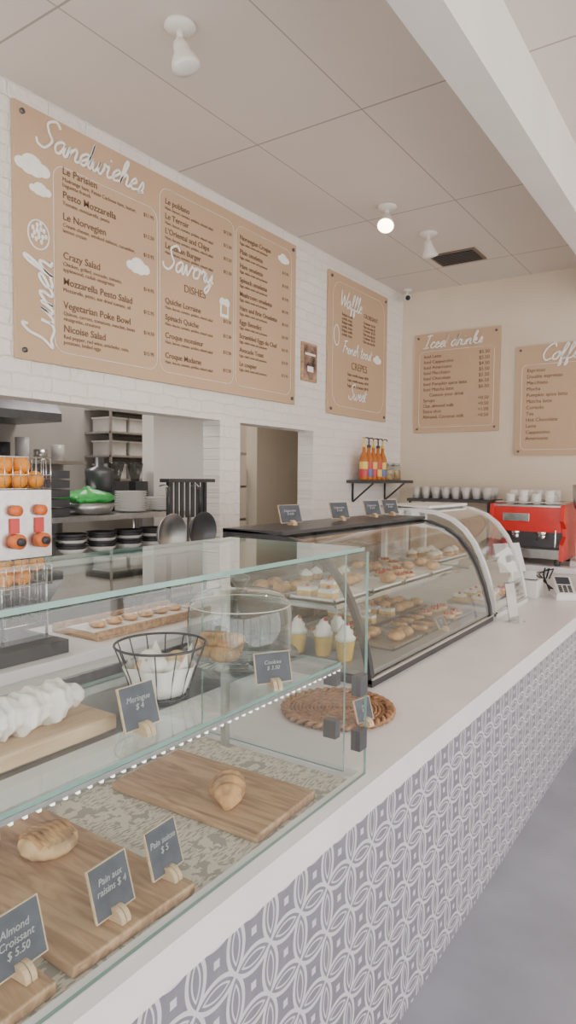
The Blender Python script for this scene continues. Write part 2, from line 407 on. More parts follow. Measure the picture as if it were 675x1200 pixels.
b = plate_left('menu_board', 1.78, 4.0, 2.22, 3.34)
fl = lambda y, z: (XW+.0235, y, z)
outline(b, fl, 1.98, 2.28, 2.64, 3.14); outline(b, fl, 2.66, 2.28, 3.30, 3.28); outline(b, fl, 3.32, 2.28, 3.94, 3.28)
cloud(b, 1.87, 3.08, .11); cloud(b, 1.91, 2.99, .07); cloud(b, 2.50, 2.80, .10); cloud(b, 3.84, 3.2, .08)
b.tube([fl(1.90+.055*math.cos(a), 2.79+.065*math.sin(a)) for a in [2*pi*j/20 for j in range(20)]], .005, 'wink', 4, True, nrm=NX)
for k in range(14):
    a = k*2.4; b.sph(fl(1.90+.04*math.cos(a)*(k/14)**.5, 2.80+.05*math.sin(a)*(k/14)**.5), (.002,.009,.012), 'wink', 8)
b.box(XW+.022, XW+.024, 3.17, 3.25, 2.68, 2.77, 'wink'); b.sph((XW+.0245,3.19, 2.77), (.001,.03,.028), 'wink', 12); b.sph((XW+.0249,3.23, 2.77), (.001,.03,.028), 'wink', 12)
b.box(XW+.0235, XW+.0255, 3.185, 3.235, 2.70, 2.755, 'board')
script_word(b, 'Sandwiches', lambda x, y: (XW+.026, 1.89+x, 3.19+y), .060, NX, .12)
script_word(b, 'Lunch', lambda x, y: (XW+.026, 1.97-y, 2.28+x), .070, NX, .12)
script_word(b, 'Savory', lambda x, y: (XW+.026, 2.68+x, 2.85+y), .062, NX, .12)
o = b.done(); c = b.c; xt = XW+.0235
text(o, c, 'DISHES', WL(2.85, 2.755, xt), .06, 'ink')
rows = [('Le Parisien', 'Madrange ham, Petits Cachous ham, butter,\nbaguette french', 3.11, '$11.95'), ('Pesto Mozzarella', 'Tomato, mozzarella, pesto', 3.0, '$12.50'), ('Le Norvegien', 'Cream cheese, smoked salmon, cucumber,\nlemon cream', 2.90, '$13.95'),
 ('Crazy Salad', 'Chicken, grilled, avocado, tomato,\napplewood, radish vinaigrette', 2.72, '$14.95'), ('Mozzarella Pesto Salad', 'Mozzarella, pesto, sun dried tomato, oil', 2.60, '$12.95'), ('Vegetarian Poke Bowl', 'Quinoa, carrots, tomatoes, mesclun, beets\nvinaigrette, croutons', 2.49, '$14.50'), ('Nicoise Salad', 'Red pepper, red wine, artichoke, tuna,\npotatoes, boiled eggs', 2.38, '$15.95')]
for n, d, z, pr in rows:
    text(o, c, n, WL(2.03, z, xt), .047, 'ink', bold=.0005)
    text(o, c, d, WL(2.03, z-.032, xt), .026, 'ink')
    text(o, c, pr, WL(2.54, z-.03, xt), .028, 'ink')
for n, z in (('Le poblano',3.20),('Le Terroir',3.12),('L\'Oriental and Chips',3.04),('Le Italian Burger',2.96),('Quiche Lorraine',2.66),('Spinach Quiche',2.57),('Croque monsieur',2.47),('Croque Madame',2.36)):
    text(o, c, n, WL(2.70, z, xt), .044, 'ink', bold=.0005)
    text(o, c, 'Ham, bacon, tomato, pickles, mixed salad', WL(2.70, z-.030, xt), .024, 'ink')
    text(o, c, '$12.50', WL(3.20, z-.01, xt), .028, 'ink')
for k, n in enumerate(('Norwegian Croque','Plain omelette','Ham omelette','Spinach omelette','Mushroom omelette','Ham and Brie Omelette','Eggs Benedict','Scrambled Eggs du Chef','Avocado Toast','Le coupier')):
    z = 3.20-k*.088
    text(o, c, n, WL(3.36, z, xt), .042, 'ink', bold=.0005)
    text(o, c, 'Eggs, salad, toast and potatoes', WL(3.36, z-.030, xt), .024, 'ink')
    text(o, c, '$13.95', WL(3.83, z-.01, xt), .028, 'ink')

b = plate_left('menu_board', 4.46, 5.47, 2.20, 3.30)
outline(b, fl, 4.52, 2.27, 5.41, 3.24, .12)
cloud(b, 5.28, 2.72, .09)
b.tube([fl(4.58+.04*math.cos(t), 2.82+.08*math.sin(t)) for t in [2*pi*j/14 for j in range(14)]], .006, 'wink', 4, True, nrm=NX)
script_word(b, 'Waffle', lambda x, y: (XW+.026, 4.62+x, 3.06+y), .060, NX, .12)
script_word(b, 'French toast', lambda x, y: (XW+.026, 4.66+x, 2.70+y), .045, NX, .12)
script_word(b, 'Sweet', lambda x, y: (XW+.026, 4.78+x, 2.34+y), .055, NX, .12)
o = b.done(); c = b.c
text(o, c, 'CREPES', WL(4.82, 2.585, xt), .085, 'ink')
text(o, c, 'CROISSANT', WL(5.02, 3.04, xt), .05, 'ink')
for k in range(3):
    text(o, c, 'Belgian waffle\nnutella, fruits', WL(4.66, 2.99-k*.062, xt), .032, 'ink')
    text(o, c, 'Croissant  $3.50\nPain chocolat $4', WL(5.02, 2.99-k*.062, xt), .032, 'ink')
for k in range(3): text(o, c, 'Sugar, nutella, banana  $8.95', WL(4.76, 2.53-k*.045, xt), .032, 'ink')

def back_board(x0, x1, z0, z1, title, items, tx, xh):
    b = B('drinks_menu_board'); b.box(x0, x1, YB-.022, YB-.004, z0, z1, 'board')
    for xx in (x0+.035, x1-.035):
        for zz in (z0+.035, z1-.035): b.cyl((xx, YB-.03, zz), (xx, YB-.02, zz), .010, 'dsteel', 12)
    outline(b, lambda u, v: (u, YB-.0235, v), x0+.05, z0+.05, x1-.05, z1-.16, .04, .002, (0,-1,0))
    script_word(b, title, lambda x, y: (x0+tx+x, YB-.026, z1-.13+y), xh, (0,-1,0), .12)
    o = b.done(); c = b.c; yt = YB-.0235
    n = len(items); dz = (z1-z0-.30)/n
    for k, (l, r) in enumerate(items):
        z = z1-.22-dz*k
        text(o, c, l, WB(x0+.09, z, yt), .042, 'ink')
        text(o, c, r, WB(x1-.09, z, yt), .042, 'ink', 'RIGHT')
back_board(-2.57, -1.78, 2.12, 3.02, 'Iced drinks', [('Iced Latte','$5.50'),('Iced Cappuccino','$5.50'),('Iced Americano','$4.50'),('Iced Macchiato','$5.50'),('Iced Chocolate','$5.50'),('Iced Pumpkin spice latte','$6.50'),('Iced Matcha latte','$6.50'),('     Custom your drink',''),('Syrups','+0.50'),('Oat, almond milk','+0.50'),('Extra shot','+1.00'),('Almond, Coconut milk','+0.50')], .08, .052)
back_board(-1.64, -.85, 1.90, 2.82, 'Coffee', [('Espresso','$3.00'),('Double espresso','$3.95'),('Macchiato','$3.75'),('Mocha','$5.50'),('Pumpkin spice latte','$5.95'),('Matcha latte','$5.75'),('Cortado','$4.25'),('Tea','$3.50'),('Hot Chocolate','$4.95'),('Latte','$4.95'),('Cappuccino','$4.95'),('Americano','$3.75')], .20, .060)

b = B('framed_photo'); b.box(XW+.003, XW+.02, 4.10, 4.30, 2.41, 2.69, 'wood'); b.box(XW+.02, XW+.023, 4.115, 4.285, 2.425, 2.675, 'photo')
b.box(XW+.023, XW+.025, 4.13, 4.27, 2.60, 2.615, 'wink'); b.box(XW+.023, XW+.025, 4.16, 4.24, 2.48, 2.52, 'wink'); b.done()

# ------------------------------------------------------------------ ceiling fixtures
def spot(x, y, aim, lit):
    b = B('ceiling_spotlight')
    b.lathe([(.0,0),(.058,0),(.062,-.01),(.05,-.022),(.02,-.026),(0,-.028)], (x, y, HC), 'white', 24)
    b.cyl((x, y, HC-.02), (x, y, HC-.062), .013, 'white')
    b.sph((x, y, HC-.068), .022, 'white')
    d = Vector(aim).normalized(); T = Matrix.Translation((x, y, HC-.07)) @ Vector((0,0,1)).rotation_difference(d).to_matrix().to_4x4()
    b.lathe([(0,-.01),(.026,-.005),(.030,.02),(.032,.035),(.048,.065),(.055,.09),(.055,.096)], (0,0,0), 'white', 24, T)
    b.lathe([(.052,.094),(.045,.100),(.02,.104),(0,.105)], (0,0,0), 'lamp' if lit else 'bulb', 24, T)
    b.done()
    if lit:
        L = bpy.data.lights.new('spot_bulb', 'SPOT'); L.energy = 30; L.color = (1,.8,.6); L.spot_size = 2.2; L.spot_blend = .8; L.shadow_soft_size = .05
        lo = bpy.data.objects.new('spot_bulb', L); COL.objects.link(lo)
        lo.matrix_world = Matrix.Translation(Vector((x, y, HC-.07))+d*.13) @ Vector((0,0,-1)).rotation_difference(d).to_matrix().to_4x4()
spot(-1.84, 1.93, (.25, .1, -1), False)
spot(-1.93, 3.90, (.25, -.75, -1), True)
spot(-1.89, 4.47, (.1, .25, -1), False)
b = B('ceiling_vent'); b.box(-2.08, -1.72, 4.93, 5.22, HC-.012, HC-.001, 'vent')
for k in range(9): b.box(-2.06, -1.74, 4.95+k*.028, 4.962+k*.028, HC-.02, HC-.012, 'black')
b.done()
b = B('security_camera'); b.lathe([(0,0),(.035,0),(.035,-.015),(0,-.02)], (-2.60, 5.70, HC), 'white', 16)
b.cyl((-2.60,5.70,HC-.01),(-2.60,5.68,HC-.07),.01,'white'); b.cyl((-2.62,5.74,HC-.07),(-2.56,5.62,HC-.10),.03,'white',16); b.cyl((-2.56,5.62,HC-.10),(-2.557,5.614,HC-.101),.022,'black',16); b.done()

# ------------------------------------------------------------------ main counter
CZ = .88
b = B('service_counter')
b.box(-1.62, -.83, -1.6, 5.2, 0, .80, 'tile')
b.box(-1.66, -.80, 1.62, 5.2, .80, CZ, 'slab')
b.box(-.862, -.80, -1.6, 1.62, .80, CZ, 'slab')
b.box(-1.66, -.862, -1.6, 1.62, .80, .858, 'slab')
b.done()

b = B('glass_pastry_case')
x0, x1, y0, y1 = -1.42, -.845, -.9, 1.615
b.box(x0, -.863, y0, 1.585, .859, .866, 'news')
b.pane(x1, x1+.008, y0, y1, CZ+.001, 1.50, 'glass')
b.pane(-1.42, -.895, 1.588, 1.596, .88, 1.495, 'glass')
b.pane(-1.31, -.84, y0, 1.595, 1.503, 1.513, 'gtop')
b.pane(-1.31, -.90, y0, 1.58, 1.183, 1.192, 'gtop')
b.box(-.905, -.897, y0, 1.58, 1.174, 1.183, 'steel')
for k in range(100):
    yy = y0+.01+k*.0248; b.box(-.9035, -.8975, yy, yy+.006, 1.169, 1.174, 'led')
b.box(-1.315, -1.300, y0, 1.595, 1.165, 1.183, 'steel'); b.box(-1.315, -1.295, y0, 1.595, 1.49, 1.503, 'steel')
b.box(-1.43, -1.41, y0, 1.595, .86, .90, 'steel')
for yy in (-.88, 1.56): b.box(-1.315, -1.295, yy, yy+.02, .866, 1.49, 'steel')
for zz in (.97, 1.12):
    b.box(-.955, -.915, 1.579, 1.605, zz, zz+.05, 'dsteel'); b.box(-.858, -.83, 1.565, 1.605, zz-.01, zz+.045, 'dsteel')
o = b.done()

def wboard(x0, x1, y0, y1, z, rot=0, mat='wood', t=.022):
    b = B('wooden_serving_board', .004)
    cx, cy = (x0+x1)/2, (y0+y1)/2
    T = Matrix.Translation((cx, cy, z)) @ Matrix.Rotation(rot, 4, 'Z')
    b.box((x0-x1)/2, (x1-x0)/2, (y0-y1)/2, (y1-y0)/2, 0, t, mat, T); return b.done()
DZ = .867
wboard(-1.36, -.885, 1.17, 1.43, DZ, .03); wboard(-1.40, -.88, .68, .97, DZ, -.02); wboard(-1.38, -.88, .35, .64, DZ, .01)
BT = DZ+.023
def croissant(c, L=.13, yaw=0, name='croissant', mat='bread'):
    b = B(name); rings = []; n = 40
    for i in range(n+1):
        t = i/n*2-1; ang = t*.8
        seg = (i/n*7) % 1; r = (.040*(1-abs(t)**1.9)+.007)*(1+.16*math.sin(seg*pi))*L/.13
        px = math.sin(ang)*L*.68; py = (1-math.cos(ang))*L*.68
        d = Vector((math.cos(ang), math.sin(ang), 0)); nn = Vector((-d.y, d.x, 0))
        rings.append([Vector((px, py, r*.9))+nn*r*1.1*math.cos(2*pi*j/14)+Vector((0,0,1))*r*.9*math.sin(2*pi*j/14) for j in range(14)])
    b.loft(rings, mat, T=Matrix.Translation(c) @ Matrix.Rotation(yaw, 4, 'Z')); return b.done()
croissant((-1.04, 1.26, BT), .105, 2.6)
def danish(c, r=.06, name='round_danish'):
    b = B(name)
    w = lambda a, z: 1+.03*math.sin(14*a)
    b.lathe([(0,0),(r*.85,0),(r,.012),(r*.96,.025),(r*.8,.036),(r*.3,.042),(0,.043)], c, 'bread2', 42, wob=w)
    for k in range(-3, 4):
        h = math.sqrt(max(0, 1-(k/4.2)**2))*r*.85
        b.tube([(c[0]-h, c[1]+k*r*.22, c[2]+.03), (c[0], c[1]+k*r*.22, c[2]+.043), (c[0]+h, c[1]+k*r*.22, c[2]+.03)], .006, 'bread', 6)
    return b.done()
danish((-1.22, .87, BT), .062); danish((-1.34, .78, BT), .045)
wboard(-1.23, -1.02, .30, .89, 1.193, .0, 'woody', .03)
def meringue(p0, p1, r, k):
    # piped ribbon: overlapping star-nozzle folds leaning along the roll
    b = B('piped_meringue')
    p0, p1 = Vector(p0), Vector(p1); d = (p1-p0).normalized(); side = d.cross(Vector((0,0,1))).normalized(); n = k*10; rings = []
    for i in range(n+1):
        t = i/n; q = (t*k) % 1
        R_ = r*min(1, .35+4*t)*min(1, .25+3.0*(1-t))*(.66+.42*(1-q)**.6 if q > .12 else .66+.42*(q/.12)*.93)
        c0 = p0.lerp(p1, t)+side*.010*math.sin(t*k*pi)
        rings.append([c0+side*R_*1.12*math.cos(2*pi*j/32)*(1+.07*math.cos(16*pi*j/32+t*9))+Vector((0,0,1))*R_*.95*math.sin(2*pi*j/32)*(1+.07*math.cos(16*pi*j/32+t*9))+d*.20*R_*math.sin(2*pi*j/32) for j in range(32)])
    b.loft(rings, 'merg'); b.done()
meringue((-1.10,.30,1.262), (-1.08,.62,1.262), .042, 12)
meringue((-1.085,.64,1.260), (-1.11,.87,1.258), .040, 7)
meringue((-1.185,.36,1.252), (-1.185,.74,1.252), .032, 13)

# wire basket with parchment
b = B('wire_bread_basket'); c = (-1.10, 1.09, 1.193)
def circ(r, z, n=32): return [(c[0]+r*math.cos(2*pi*k/n), c[1]+r*math.sin(2*pi*k/n), c[2]+z) for k in range(n)]
b.tube(circ(.105, .12), .003, 'black', 6, True); b.tube(circ(.065, .004), .003, 'black', 6, True); b.tube(circ(.035, .004), .002, 'black', 6, True)
for k in range(14):
    a = 2*pi*k/14; b.tube([(c[0]+r*math.cos(a), c[1]+r*math.sin(a), c[2]+z) for r, z in ((.0,.004),(.065,.004),(.08,.055),(.105,.12))], .0016, 'black', 5)
b.lathe([(.0,.008),(.058,.008),(.066,.03),(.074,.055),(.080,.075)], c, 'paper', 60, cap=False, wob=lambda a, z: 1+(.12*math.sin(5*a)+.07*math.sin(9*a+1))*min(1, z*9))
for q in range(5):
    a = q*1.256; b.add([(c[0]+.068*math.cos(a-.4), c[1]+.068*math.sin(a-.4), c[2]+.05), (c[0]+.068*math.cos(a+.4), c[1]+.068*math.sin(a+.4), c[2]+.05), (c[0]+.082*math.cos(a), c[1]+.082*math.sin(a), c[2]+.11)], [(0,1,2)], 'paper')
for k in range(7):
    a = k*1.05; rr = .038 if k else 0; b.sph((c[0]+rr*math.cos(a), c[1]+rr*math.sin(a), c[2]+.065+.014*(k % 2)), (.024,.028,.022), ('merg','bread2','merg')[k % 3], 12)
b.done()

# domed cake stand
b = B('glass_cake_stand'); c = (-1.09, 1.37, 1.193)
b.lathe([(.0,0),(.065,0),(.063,.006),(.02,.010),(.016,.02),(.03,.030),(.15,.034),(.158,.042),(.155,.046),(.0,.040)], c, 'gtop', 40)
b.lathe([(.137,.046),(.139,.14),(.133,.175),(.112,.198),(.07,.210),(.0,.213)], c, 'dome', 40, cap=False)
b.lathe([(.137,.045),(.143,.047),(.143,.052),(.137,.054)], c, 'tub', 40, cap=False)
b.tube([(c[0]+.134*math.cos(2*pi*k/40), c[1]+.134*math.sin(2*pi*k/40), c[2]+.172) for k in range(40)], .0012, 'cerm', 5, True)
b.lathe([(.012,.210),(.010,.22),(.024,.232),(.026,.242),(.014,.250),(0,.252)], c, 'tub', 20)
for dx, dy, z in ((-.04,-.075,.045),(.02,-.085,.045),(-.085,-.03,.045),(-.02,-.02,.045),(-.04,-.06,.072),(.01,-.05,.072)):
    b.lathe([(0,0),(.034,0),(.039,.012),(.033,.026),(0,.03)], (c[0]+dx, c[1]+dy, c[2]+z), 'bread', 18)
b.done()

# chalkboard tags
def tag(x, y, z, yaw, w=.1, h=.075, tx='Croissant\n$ 3.50', tilt=.3):
    b = B('chalkboard_price_tag')
    fr = Matrix(((0,0,1,0),(1,0,0,0),(0,1,0,0),(0,0,0,1)))
    T0 = Matrix.Translation((x, y, z)) @ Matrix.Rotation(yaw, 4, 'Z')
    T = T0 @ Matrix.Translation((0,0,.012)) @ Matrix.Rotation(-tilt, 4, 'Y') @ fr
    b.box(-w/2, w/2, 0, h, 0, .004, 'slate', T)
    e = .0018
    b.box(-w/2-e, w/2+e, -e, 0, -.001, .005, 'woodl', T); b.box(-w/2-e, w/2+e, h, h+e, -.001, .005, 'woodl', T)
    b.box(-w/2-e, -w/2, 0, h, -.001, .005, 'woodl', T); b.box(w/2, w/2+e, 0, h, -.001, .005, 'woodl', T)
    pts = [(.006+.024*math.cos(a), .024*math.sin(a)) for a in [pi*k/10 for k in range(11)]]
    n = len(pts)
    for s_ in (-1, 1):
        vs = [(p[0], s_*.001, p[1]) for p in pts]+[(p[0], s_*.011, p[1]) for p in pts]
        b.add(vs, [(j, (j+1) % n, n+(j+1) % n, n+j) for j in range(n)]+[tuple(range(n))[::-1], tuple(range(n, 2*n))], 'woodl', False, T0)
    o = b.done()
    text(o, b.c, tx, T @ Matrix.Translation((0, h*.62, .0048)), h*.19, 'chalk', 'CENTER', shear=.25)
tag(-.965, .905, 1.193, -.05, .085, .082, 'Meringue\n$ 4')
tag(-.92, 1.29, 1.193, -.55, .09, .07, 'Cookies\n$ 3.50')
tag(-.99, 1.90, CZ+.019, -.2, .075, .07, 'Jus\n$ 5')
tag(-.935, .945, BT, .05, .085, .09, 'Pain suisse\n$ 5')
tag(-.925, .80, BT, .05, .09, .09, 'Pain aux\nraisins $ 4')
tag(-.94, .615, BT, .05, .10, .09, 'Almond\nCroissant\n$ 5.50')

# rattan mat
b = B('rattan_placemat'); c = (-1.15, 2.0, CZ+.001)
for k in range(12):
    r = .012+k*.0135; b.tube([(c[0]+r*math.cos(2*pi*j/48), c[1]+r*math.sin(2*pi*j/48), c[2]+.008) for j in range(48)], .0068, 'rattan', 6, True)
for ph in (0, pi):
    b.tube([(c[0]+(.185+.010*math.cos(18*a+ph))*math.cos(a), c[1]+(.185+.010*math.cos(18*a+ph))*math.sin(a), c[2]+.012+.006*math.sin(18*a+ph)) for a in [2*pi*j/216 for j in range(216)]], .008, 'rattan', 6, True)
b.done()

# ------------------------------------------------------------------ curved display cases
PROF = [(-1.17,.895),(-1.185,.98),(-1.215,1.09),(-1.255,1.19),(-1.305,1.28),(-1.37,1.355),(-1.45,1.41),(-1.56,1.445),(-1.72,1.46),(-1.90,1.465)]
def strip_profile(b, prof, y0, y1, th, mat):
    outer = prof; inner = []
    for i, (x, z) in enumerate(prof):
        a = prof[max(0, i-1)]; d = prof[min(len(prof)-1, i+1)]
        tx, tz = d[0]-a[0], d[1]-a[1]; L = math.hypot(tx, tz); inner.append((x-tz/L*th, z+tx/L*th))
    n = len(prof)
    vs = [(x, y0, z) for x, z in outer]+[(x, y1, z) for x, z in outer]+[(x, y0, z) for x, z in inner]+[(x, y1, z) for x, z in inner]
    fs = []
    for i in range(n-1):
        fs += [(i, i+1, n+i+1, n+i), (2*n+i, 3*n+i, 3*n+i+1, 2*n+i+1), (i, 2*n+i, 2*n+i+1, i+1), (n+i, n+i+1, 3*n+i+1, 3*n+i)]
    fs += [(0, n, 3*n, 2*n), (n-1, 3*n-1, 4*n-1, 2*n-1)]
    b.add(vs, fs, mat, False)
def curved_case(name, y0, y1, frame, dz=0, back='smoke', deck='greyd'):
    b = B(name); P = [(x, z+dz*(z-.895)/.57) for x, z in PROF]
    ztop = P[-1][1]
    b.box(-1.90, -1.17, y0, y1, CZ+.001, CZ+.03, frame)
    b.box(-1.88, -1.20, y0+.03, y1-.03, CZ+.03, CZ+.05, deck)
    for ya, yb in ((y0, y0+.03), (y1-.03, y1)): strip_profile(b, P, ya, yb, .025, frame)
    n = len(P); vs = [(x-.006, y0+.03, z-.006) for x, z in P]+[(x-.006, y1-.03, z-.006) for x, z in P]
    b.add(vs, [(i, i+1, n+i+1, n+i) for i in range(n-1)], 'dome', True)
    for yy in (y0+.018, y1-.018):
        poly = [(x-.01, yy, z-.01) for x, z in P]+[(-1.90, yy, CZ+.035)]
        b.add(poly, [tuple(range(len(poly)))], 'glass')
    b.box(-1.93, -1.60, y0, y1, ztop-.012, ztop+.004, frame)
    for yy in (y0, y1-.035): b.box(-1.93, -1.895, yy, yy+.035, CZ+.001, ztop, frame)
    b.box(-1.93, -1.90, y0, y1, CZ+.001, CZ+.07, frame)
    b.box(-1.91, -1.905, y0+.035, y1-.035, CZ+.07, ztop, back)
    b.box(-1.92, -1.895, (y0+y1)/2-.02, (y0+y1)/2+.02, CZ+.07, ztop, frame)
    b.pane(-1.86, -1.36, y0+.04, y1-.04, 1.165, 1.173, 'gtop')
    b.box(-1.365, -1.355, y0+.04, y1-.04, 1.160, 1.175, 'chrome')
    for yy in (y0+.05, y1-.06): b.box(-1.87, -1.36, yy, yy+.01, 1.15, 1.165, 'chrome')
    b.box(-1.175, -1.165, y0, y1, CZ+.03, CZ+.04, 'chrome')
    return b.done()
curved_case('curved_pastry_case', 2.30, 3.82, 'black')
curved_case('curved_cold_display_case', 3.88, 4.56, 'wplast', .06, 'glass', 'cerm')

dk = CZ+.051
def cup(x, y, z, k=0):
    b = B('dessert_cup')
    b.lathe([(0,0),(.030,0),(.032,.01),(.041,.085),(.0,.085)], (x, y, z), 'yell' if k == 0 else 'berry', 20)
    b.lathe([(.033,0),(.046,.10),(.048,.102)], (x, y, z), 'glass', 20, cap=False)
    b.lathe([(.04,.086),(.042,.10),(.03,.115),(.034,.125),(.018,.14),(.02,.147),(.0,.165)], (x, y, z), 'merg', 20, wob=lambda a, q: 1+.08*math.sin(6*a+q*60))
    b.sph((x+.01, y, z+.155), .009, 'berry', 10); b.done()
for i, (x, y) in enumerate(((-1.36,2.42),(-1.48,2.44),(-1.60,2.42),(-1.48,2.56))): cup(x, y, dk)
def tray(x0, x1, y0, y1, z, kind, keep=.7):
    b = B('pastry_tray'); tm = 'steel' if z < 1.1 else 'cerm'; b.box(x0, x1, y0, y1, z, z+.006, tm)
    b.box(x0, x1, y0, y0+.006, z, z+.015, tm); b.box(x0, x1, y1-.006, y1, z, z+.015, tm); b.box(x0, x0+.006, y0, y1, z, z+.015, tm); b.box(x1-.006, x1, y0, y1, z, z+.015, tm)
    nx = max(1, int((x1-x0)/.10)); ny = max(1, int((y1-y0)/.10))
    for i in range(nx):
        for j in range(ny):
            if random.random() > keep and not (i == 0 and j == 0): continue
            cx = x0+(i+.5)*(x1-x0)/nx+random.uniform(-.008,.008); cy = y0+(j+.5)*(y1-y0)/ny+random.uniform(-.01,.01); zz = z+.006
            if kind == 'tart':
                b.lathe([(0,0),(.032,0),(.040,.024),(.036,.024),(.03,.018),(0,.02)], (cx, cy, zz), 'bread2', 20)
                for q in range(7): b.sph((cx+.02*math.cos(q)*(q > 0), cy+.02*math.sin(q*1.05)*(q > 0), zz+.026), .009, 'berry', 8)
            elif kind == 'eclair':
                b.sph((cx, cy, zz+.018), (.045,.022,.018), 'bread', 14); b.sph((cx, cy, zz+.026), (.040,.018,.014), 'choc', 14)
            elif kind == 'choux':
                b.lathe([(0,0),(.034,0),(.038,.015),(.03,.03)], (cx, cy, zz), 'bread', 16); b.lathe([(.03,.03),(.034,.04),(.022,.052),(.0,.066)], (cx, cy, zz), 'merg', 16, wob=lambda a, q: 1+.08*math.sin(6*a))
            elif kind == 'bun':
                b.sph((cx, cy, zz+.026), (.040,.046,.026), 'bread', 16)
            else:
                b.box(cx-.036, cx+.036, cy-.026, cy+.026, zz, zz+.018, 'bread2'); b.box(cx-.036, cx+.036, cy-.026, cy+.026, zz+.018, zz+.030, 'yell'); b.box(cx-.036, cx+.036, cy-.026, cy+.026, zz+.030, zz+.045, 'merg')
                b.sph((cx, cy, zz+.05), .010, 'berry', 8)
    b.done()
kinds = ['bun','eclair','tart','slice','bun','eclair']
for k in range(3):
    y = 2.68+k*.37
    tray(-1.50, -1.26, y, y+.33, dk, kinds[k], .8); tray(-1.85, -1.55, y, y+.33, dk, kinds[k+2])
for k in range(4):
    y = 2.38+k*.35
    tray(-1.62, -1.39, y, y+.31, 1.174, ('slice','bun','tart','bun')[k]); tray(-1.85, -1.64, y, y+.31, 1.174, ('bun','choux','bun','tart')[k])
tray(-1.50, -1.26, 3.95, 4.45, dk, 'slice'); tray(-1.83, -1.56, 3.95, 4.45, 1.174, 'choux')
tag(-1.232, 3.20, dk, -.1, .08, .06, 'Tarte\n$ 6', .5)
zt = 1.471
for y in (2.63, 3.10, 3.48, 3.72): tag(-1.78, y, zt, -.25, .13, .085, 'Cappuccino\n$ 4.50')

# ------------------------------------------------------------------ staff side: worktop
b = B('prep_worktop', .003)
b.box(XW+.002, -2.2, .4, 4.2, .93, .975, 'slab'); b.box(XW+.002, -2.25, .4, 4.2, 0, .93, 'white'); b.box(-2.249, -2.235, .5, 4.1, .1, .88, 'steel')
b.done()
b = B('wooden_tray', .003); b.box(-2.62, -2.30, 1.9, 2.65, .976, .99, 'wood'); b.box(-2.62, -2.60, 1.9, 2.65, .99, 1.015, 'wood'); b.box(-2.32, -2.30, 1.9, 2.65, .99, 1.015, 'wood')
b.box(-2.58, -2.34, 1.95, 2.60, .99, .996, 'paper')
for k in range(6): b.sph((-2.46, 2.03+k*.10, 1.012), (.05,.035,.018), 'bread', 12)
b.done()
b = B('induction_hob', .004); b.box(-2.64, -2.26, 1.25, 1.72, .976, 1.03, 'blackp'); b.box(-2.62, -2.34, 1.28, 1.69, 1.03, 1.034, 'screen')
b.tube([(-2.48+.09*math.cos(a), 1.48+.09*math.sin(a), 1.036) for a in [2*pi*k/24 for k in range(24)]], .002, 'steel', 4, True); b.done()

b = B('orange_juicer')
cx, cy = -2.50, 1.58
for sx in (-.15, .15):
    for sy in (-.10, .10): b.cyl((cx+sx, cy+sy, 1.036), (cx+sx, cy+sy, 1.37), .006, 'chrome', 8)
for z in (1.10, 1.18, 1.26, 1.33):
    b.tube([(cx-.15,cy-.10,z),(cx+.15,cy-.10,z),(cx+.15,cy+.10,z),(cx-.15,cy+.10,z)], .0035, 'chrome', 6, True)
for k in range(9):
    xx = cx-.15+k*.0375; b.cyl((xx, cy-.10, 1.10), (xx, cy-.10, 1.33), .002, 'chrome', 5); b.cyl((xx, cy+.10, 1.10), (xx, cy+.10, 1.33), .002, 'chrome', 5)
for k in range(6): yy = cy-.10+k*.04; b.cyl((cx+.15, yy, 1.10), (cx+.15, yy, 1.33), .002, 'chrome', 5)
b.box(cx-.16, cx+.16, cy-.12, cy+.12, 1.37, 1.64, 'steel')
for sy in (-.05, .06):
    b.cyl((cx+.16, cy+sy, 1.44), (cx+.20, cy+sy, 1.44), .030, 'oplast', 16); b.cyl((cx+.20, cy+sy, 1.44), (cx+.215, cy+sy, 1.44), .016, 'blackp', 16); b.cyl((cx+.16, cy+sy, 1.56), (cx+.19, cy+sy, 1.56), .022, 'oplast', 16)
    b.box(cx+.16, cx+.168, cy+sy-.02, cy+sy+.02, 1.47, 1.53, 'red')
b.cyl((cx-.02, cy-.12, 1.44), (cx-.02, cy-.17, 1.44), .034, 'oplast', 16); b.cyl((cx+.08, cy-.12, 1.54), (cx+.08, cy-.15, 1.54), .028, 'oplast', 16); b.cyl((cx+.08, cy-.12, 1.42), (cx+.08, cy-.15, 1.42), .02, 'red', 16)
for z in (1.645, 1.70, 1.77):
    b.tube([(cx-.16,cy-.12,z),(cx+.16,cy-.12,z),(cx+.16,cy+.12,z),(cx-.16,cy+.12,z)], .003, 'chrome', 6, True)
for k in range(11):
    xx = cx-.16+k*.032; b.cyl((xx, cy-.12, 1.645), (xx, cy-.12, 1.77), .0018, 'chrome', 5); b.cyl((xx, cy+.12, 1.645), (xx, cy+.12, 1.77), .0018, 'chrome', 5)
for k in range(8):
    yy = cy-.12+k*.034; b.cyl((cx+.16, yy, 1.645), (cx+.16, yy, 1.77), .0018, 'chrome', 5); b.cyl((cx-.16, yy, 1.645), (cx-.16, yy, 1.77), .0018, 'chrome', 5)
for i in range(4):
    for j in range(3): b.sph((cx-.11+i*.075, cy-.075+j*.075, 1.68), .037, 'orange', 14)
for i in range(3):
    for j in range(2): b.sph((cx-.075+i*.075, cy-.04+j*.08, 1.738), .037, 'orange', 14)
b.done()

